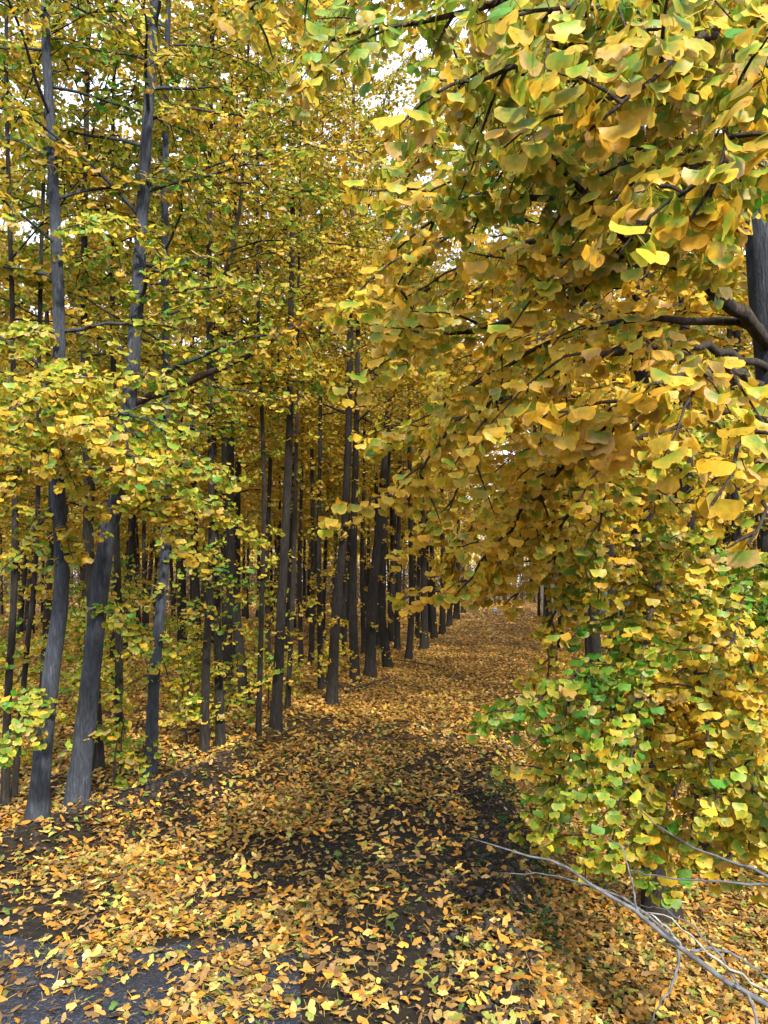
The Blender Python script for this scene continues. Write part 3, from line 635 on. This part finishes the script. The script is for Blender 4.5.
# ---- understory: young ginkgo shoots with green and yellow leaves
def sapling(x, y, H, green, label, group, nst=3):
    z = float(height(x, y)); base = np.array([x, y, z]); root = empty('ginkgo_sapling', base, label, 'sapling', group)
    lf = MB()
    nodes = []; tg = []; st_all = MB()
    for q in range(nst):
        hh = H*rng.uniform(.6, 1)
        st = limb_curve(base-np.array([0, 0, .03]), rng.uniform(0, 6.28), rng.uniform(1.1, 1.5), hh, .08, 9)
        m = MB(); tube(m, st, np.linspace(.011, .003, 9), 5)
        for t_ in range(int(hh*5)):
            u = rng.uniform(.25, 1); p = st[int(u*8)]; tw = limb_curve(p, rng.uniform(0, 6.28), rng.uniform(-.1, .7), rng.uniform(.15, .45), .5, 5)
            tube(m, tw, np.linspace(.004, .0015, 5), 3, cap=False); w_ = resample(tw, 6); nodes.append(w_); tg.append(np.gradient(w_, axis=0))
        m.build('stem', M_TWIG, root, base)
    clusters(lf, np.concatenate(nodes), np.concatenate(tg), 5, .036, green, FAN_MID)
    lf.build('foliage', M_LEAF, root, base, color=True)
SAPS = [(-2.0,5.9,1.0,.55,'short green leafed sapling between the two near grey trunks'),(-3.2,6.4,1.7,.5,'tall green leafed sapling at the left edge behind the near grey pair'),
 (-1.9,7.6,1.5,.5,'green and yellow sapling behind the slim grey trunk by the berm'),(-1.75,8.2,1.1,.62,'bushy green sapling at the foot of the trunk with green low shoots'),
 (-1.45,9.8,1.5,.35,'yellow leafed sapling between the leaning trunk and the path edge pole'),(-.9,11.8,1.6,.3,'golden sapling beside the slender trunk with yellow shoots'),
 (-3.4,8.8,2.0,.5,'tall loose sapling among the dim trunks on the far left'),(-4.6,9.4,2.1,.55,'broad green sapling in the shade left of the grey pair'),
 (-2.7,10.8,1.9,.45,'yellow-green sapling in the middle of the left stand'),(-4.2,12.5,2.2,.5,'pale green sapling deep between the left trunks'),
 (3.3,6.6,1.6,.6,'bright green sapling at the right behind the hanging boughs'),(2.7,7.4,1.5,.45,'yellow-green sapling right of the trunk in the ditch'),
 (4.2,8.2,1.8,.6,'tall green sapling at the right edge of the stand'),(2.4,5.6,1.1,.4,'low yellow sapling at the foot of the ditch trunks'),
 (2.95,5.0,1.0,.35,'low golden sapling at the lower right among fallen leaves'),
 (-2.75,7.3,1.7,.45,'leafy sapling left of the dark trunk half hidden by the thickest grey one'),(-3.9,7.6,2.2,.5,'tall green sapling filling the gap at the left edge'),
 (-1.9,11.5,1.8,.35,'golden sapling in the shade behind the left-leaning trunk'),(-3.3,11.0,2.2,.42,'broad pale sapling several rows behind the grey pair')]
for a in SAPS: sapling(*a[:4], a[4], 'young ginkgo saplings under the trees')

# ------------------------------------------------------------------ far end of the path: pale hut with blue sheet fence, white sheet
hx, hy = at(572, 590, 40)[:2]
def box(mb, x0, x1, y0, y1, z0, z1):
    v = [[x, y, z] for z in (z0, z1) for x, y in ((x0, y0), (x1, y0), (x1, y1), (x0, y1))]
    mb.add(v, [[[0, 3, 2, 1], [4, 5, 6, 7], [0, 1, 5, 4], [1, 2, 6, 5], [2, 3, 7, 6], [3, 0, 4, 7]]])
zb = float(height(hx, hy))
hut = empty('hut', (hx, hy+3, zb), 'pale walled hut seen through the leaves beyond the end of the path', 'hut')
mb = MB(); box(mb, -.5, 3.1, 0, 2.5, -.1, 2.3); mb.build('wall', M_WALL, hut, shade=False)
mb = MB(); v = [[-.7, -.25, 2.3], [3.3, -.25, 2.3], [3.3, 2.75, 2.3], [-.7, 2.75, 2.3], [-.7, 1.25, 2.9], [3.3, 1.25, 2.9]]
mb.add(v, [[[0, 1, 5, 4], [2, 3, 4, 5], [3, 2, 1, 0]], [[0, 4, 3], [1, 2, 5]]]); mb.build('roof', M_ROOF, hut, shade=False)
mb = MB(); box(mb, .9, 1.7, -.03, .0, 1.0, 1.9); wf = mb.build('window', M_TARP, hut, shade=False)
mb = MB(); box(mb, .96, 1.64, -.045, -.032, 1.06, 1.84); mb.build('pane', M_GLASS, wf, shade=False)
fence = empty('sheet_metal_fence', (hx-.6, hy+1, zb), 'blue sheet metal fence panels in front of the pale hut', 'fence')
for q in range(3):
    mb = MB(); xs = np.linspace(q*1.3, q*1.3+1.26, 40); zz = .025*np.sign(np.sin(xs*24))
    V = np.concatenate([np.stack([xs, zz+o, np.full(40, h)], -1) for o, h in ((0, .05), (0, 1.55))]); i = np.arange(39)
    mb.add(V, [np.stack([i, i+1, i+41, i+40], -1)]); V2 = V+np.array([0, .006, 0]); mb.add(V2, [np.stack([i+40, i+41, i+1, i], -1)])
    mb.build('panel', M_BLUE, fence, shade=False)
for q in range(4):
    mb = MB(); tube(mb, [[q*1.3-.02, .05, -.1], [q*1.3-.02, .05, 1.65]], .03, 8); mb.build('post', M_ROOF, fence)
tx, ty = at(500, 600, 46)[:2]; mb = MB(); n = 26; u = np.linspace(-1, 1, n); X, Y = np.meshgrid(u, u)
Z = .45*np.clip(1-X**2-Y**2, 0, None)**.5 + .16*(fbm(X*4+3, Y*4, 3)-.5); i = np.arange(n-1)[:, None]*n+np.arange(n-1)[None]
mb.add(np.stack([X*.45, Y*.4, Z*.6+.02], -1), [np.stack([i, i+1, i+n+1, i+n], -1).reshape(-1, 4)])
o = mb.build('crumpled_sheet', M_TARP); o.location = (tx, ty, float(height(tx, ty))); props(o, 'crumpled white plastic sheet lying near the far end of the path', 'plastic sheet')

# ------------------------------------------------------------------ loose clods on the bare soil
CL = MB(); th = np.linspace(0, 2*math.pi, 6, endpoint=False)
T6 = np.concatenate([np.stack([np.full(6, 12), np.arange(6), (np.arange(6)+1) % 6], -1), np.stack([np.arange(6), np.arange(6)+6, (np.arange(6)+1) % 6], -1), np.stack([(np.arange(6)+1) % 6, np.arange(6)+6, (np.arange(6)+1) % 6+6], -1)])
cy = np.concatenate([rng.uniform(2.6, 8, 2600), rng.uniform(4.2, 8, 1100), rng.uniform(2.6, 8, 1200)])
cx = np.concatenate([xr(cy[:2600])+rng.normal(-.1, .2, 2600), xl(cy[2600:3700])-.1+rng.normal(0, .12, 1100), rng.uniform(-.8, .8, 1200)])
for x, y in zip(cx, cy):
    r_ = .004+.016*rng.random()**4
    ring = np.stack([np.cos(th), np.sin(th), th*0+.45], -1)*rng.uniform(.7, 1.2, (6, 1)); low = np.stack([np.cos(th)*1.1, np.sin(th)*1.1, th*0-.5], -1)
    CL.add(np.vstack([ring, low, [[0, 0, rng.uniform(.6, 1)]]])*r_+np.array([x, y, float(height(x, y))+r_*.3]), [T6])
props(CL.build('soil_clods', M_CLOD, shade=False), 'small dark clods of earth on the bare soil', kind='stuff')
# ------------------------------------------------------------------ low weeds on the shoulder of the path
m_ = 1500; y = rng.uniform(3.2, 7.0, m_); x = xr(y)+rng.normal(.06, .13, m_); k = fbm(x*2.5, y*2.5+5, 3) > .50; x, y = x[k], y[k]; m_ = len(x)
WD = MB(); gc = np.array([.035, .085, .02])*rng.uniform(.5, 1.6, (m_, 1))
add_leaves(WD, np.stack([x, y, height(x, y)+rng.uniform(.0, .07, m_)], -1), rng.normal(size=(m_, 3))*np.array([1, 1, .5])+np.array([0, 0, .4]), rng.normal(size=(m_, 3))*.5+UP, rng.uniform(.012, .026, m_), gc, gc, FAN_MID)
props(WD.build('low_weeds', M_LEAF, color=True), 'small dark green weeds on the soil shoulder beside the ditch', kind='stuff')
def stick(p0, p1, r, label):
    a = np.array([*p0, float(height(*p0))+r+.012]); b = np.array([*p1, float(height(*p1))+r+.012]); mb = MB()
    c = resample([a, a*.5+b*.5+np.array([.03, .02, .01]), b], 12); c[1:-1] += rng.normal(size=(10, 3))*.006; tube(mb, c, np.linspace(r, r*.4, 12), 7, .12)
    d = unit(b-a); q = c[7]; tube(mb, [q, q+d*.12+np.array([d[1], -d[0], .15])*.12, q+d*.26+np.array([d[1], -d[0], .2])*.2], [r*.5, r*.35, r*.2], 5)
    o = mb.build('fallen_stick', M_TWIG, None, a); o.location = a; props(o, label, 'stick', 'fallen sticks on the leaf litter')
stick((-.55, 11.4), (.15, 13.6), .022, 'dark fallen stick lying along the left path edge by the right-leaning trunk')
stick((-2.3, 9.6), (-1.5, 8.9), .018, 'short dark fallen stick among the left trunks behind the berm')
stick((1.2, 14.5), (.2, 16.6), .02, 'dark fallen stick beside the crossing pair of trunks')
stick((-.2, 4.35), (.1, 4.05), .005, 'small thin twig lying on the bare soil of the path')
# ------------------------------------------------------------------ dead branch at the lower right
def dead(root, pl, r0, r1, name, m, parent=None):
    c = resample([at(*p) for p in pl], 16); c[1:-1] += rng.normal(size=(14, 3))*.0032
    mb = MB(); tube(mb, c, np.linspace(r0, r1, 16), 8, .1); return mb.build(name, m, parent or root, np.array(root.location))
db = at(770, 1000, 2.35); dr = empty('dead_branch', db, 'bare grey fallen branch slanting across the leaf filled ditch at the lower right', 'branch')
dead(dr, [(800,1020,2.35),(740,990,2.4),(680,948,2.5),(640,915,2.55),(600,890,2.6),(560,865,2.7),(520,852,2.8),(470,838,2.9)], .0105, .002, 'main_stem', M_DEAD)
dead(dr, [(690,955,2.5),(640,908,2.6),(605,890,2.7),(570,880,2.8),(540,874,2.9),(500,873,3.0)], .0055, .0016, 'side_twig', M_DEAD)
dead(dr, [(800,1010,2.3),(740,975,2.4),(700,945,2.45),(672,920,2.5),(640,912,2.55)], .005, .002, 'side_twig', M_DEADP)
dead(dr, [(680,945,2.5),(668,930,2.45),(655,918,2.45),(640,912,2.5)], .005, .002, 'side_twig', M_DEADP)
dead(dr, [(760,1040,2.3),(750,1000,2.36),(735,985,2.4)], .006, .004, 'side_twig', M_DEAD)
dead(dr, [(738,985,2.4),(715,950,2.45),(690,925,2.5),(660,908,2.6),(640,905,2.65)], .004, .0015, 'side_twig', M_DEAD)
dead(dr, [(690,950,2.5),(720,950,2.5),(745,962,2.5),(780,985,2.5)], .005, .003, 'side_twig', M_DEAD)
dead(dr, [(678,950,2.5),(676,975,2.45),(662,1000,2.4),(650,1024,2.4)], .0055, .002, 'side_twig', M_DEAD)
dead(dr, [(640,915,2.55),(630,880,2.6),(622,850,2.65),(605,835,2.7)], .004, .0015, 'side_twig', M_DEAD)
d2 = empty('dead_branch', at(768, 880, 2.6), 'thin bare twig standing out from the yellow boughs above the fallen grey branch', 'branch')
dead(d2, [(800,895,2.6),(750,868,2.7),(700,850,2.8),(665,830,2.9),(640,810,3.0)], .006, .002, 'main_stem', M_DEAD)
dead(d2, [(770,885,2.65),(720,882,2.7),(670,878,2.8),(630,870,2.9)], .005, .002, 'side_twig', M_DEAD)

# ------------------------------------------------------------------ leaf litter
def litter_density(x, y):
    l = xl(y)-x; r = x-xr(y)
    d = .18 + .82*smooth(.36, .66, fbm(x*1.5+3, y*1.1, 4))
    d = d*(1-.92*smooth(4.2, 3.5, y)*smooth(-.05, -.5, x)*smooth(.74, .54, fbm(x*1.8+1, y*1.8+8, 3)))   # thin on the asphalt
    d = d*(1-.85*np.exp(-((r+.08)/.18)**2)*(1-smooth(7.5, 10, y))*(.55+.6*fbm(x*2, y*2, 2)))          # bare shoulder above the ditch
    d = d*(1-.8*np.exp(-((l-.10)/.14)**2)*(1-smooth(7, 10, y)))                                       # bare berm
    for cx, cy, s in ((-.25, 6.0, .6), (.25, 7.3, .6), (-.5, 4.9, .45), (.40, 4.3, .4), (.05, 5.1, .35), (.75, 6.4, .4), (.2, 3.4, .35), (-.3, 8.5, .5)):
        d = d*(1-.5*np.exp(-((x-cx)**2+(y-cy)**2*.5)/s**2))
    d = np.where(r > .25, np.maximum(d, .9), d)
    return np.clip(d, 0, 1.15)
LP = np.array([[.62,.32,.05],[.60,.26,.03],[.56,.40,.12],[.45,.26,.07],[.30,.17,.06],[.14,.08,.035],[.33,.36,.07],[.10,.20,.035],[.62,.36,.14]])
LPW = np.array([.20,.13,.13,.15,.12,.08,.11,.03,.05])
def litter(n, y0, y1, tpl, R0, R1, dens_boost=1.0):
    y = np.sqrt(rng.uniform(y0**2, y1**2, n)); x = rng.uniform(-1, 1, n)*(.56*y+1.2)
    k = rng.random(n) < litter_density(x, y)*dens_boost; x, y = x[k], y[k]; m = len(x)
    z = height(x, y)+.010+rng.random(m)**2*.03
    P = np.stack([x, y, z], -1); th = rng.uniform(0, 6.28, m)
    nn = UP+rng.normal(size=(m, 3))*.33; D = np.stack([np.cos(th), np.sin(th), np.zeros(m)], -1); D = D-(D*unit(nn)).sum(-1, keepdims=True)*unit(nn)
    c = LP[rng.choice(len(LP), m, p=LPW/LPW.sum())]*np.exp(rng.normal(-.24, .33, (m, 1)))*(.75+.5*fbm(x*.8+60, y*.8, 3))[:, None]
    c = np.clip(c, 0, .8); t = (y > 9)[:, None]*.25; c = c*(1-t) + np.array([.62, .31, .05])*t
    R = np.interp(y, [y0, y1], [R0, R1])*rng.uniform(.65, 1.2, m)
    P[:, 2] += R*.15
    add_leaves(LIT, P, D, nn, R, c, c*.85, tpl, curl=.24, petiole=(P-unit(D+rng.normal(size=(m, 3))*.25)*R[:, None]*1.1) if tpl is LIT_HI else None)
LIT = MB()
litter(52000, 1.9, 4.8, LIT_HI, .031, .031)
litter(110000, 4.8, 8, LIT_MID, .031, .032)
litter(240000, 8, 20, LIT_LO, .037, .044)
litter(170000, 20, 60, LIT_LO, .055, .11)
# crumbled brown bits between the leaves
def bits(n, y0, y1):
    y = np.sqrt(rng.uniform(y0**2, y1**2, n)); x = rng.uniform(-1, 1, n)*(.56*y+1.2); k = rng.random(n) < .25+.75*vnoise(x*3, y*3); x, y = x[k], y[k]; m = len(x)
    c = np.array([[.16, .10, .05], [.08, .055, .035], [.30, .20, .09]])[rng.integers(0, 3, m)]*rng.uniform(.6, 1.2, (m, 1))
    add_leaves(LIT, np.stack([x, y, height(x, y)+.010+rng.random(m)*.006], -1), rng.normal(size=(m, 3))*np.array([1, 1, .15]), UP+rng.normal(size=(m, 3))*.4, rng.uniform(.005, .015, m), c, c, FAN_LO)
bits(40000, 1.9, 9)
props(LIT.build('leaf_litter', M_LITTER, color=True), 'fallen yellow, tan and green ginkgo leaves carpeting the path and forest floor', kind='stuff')
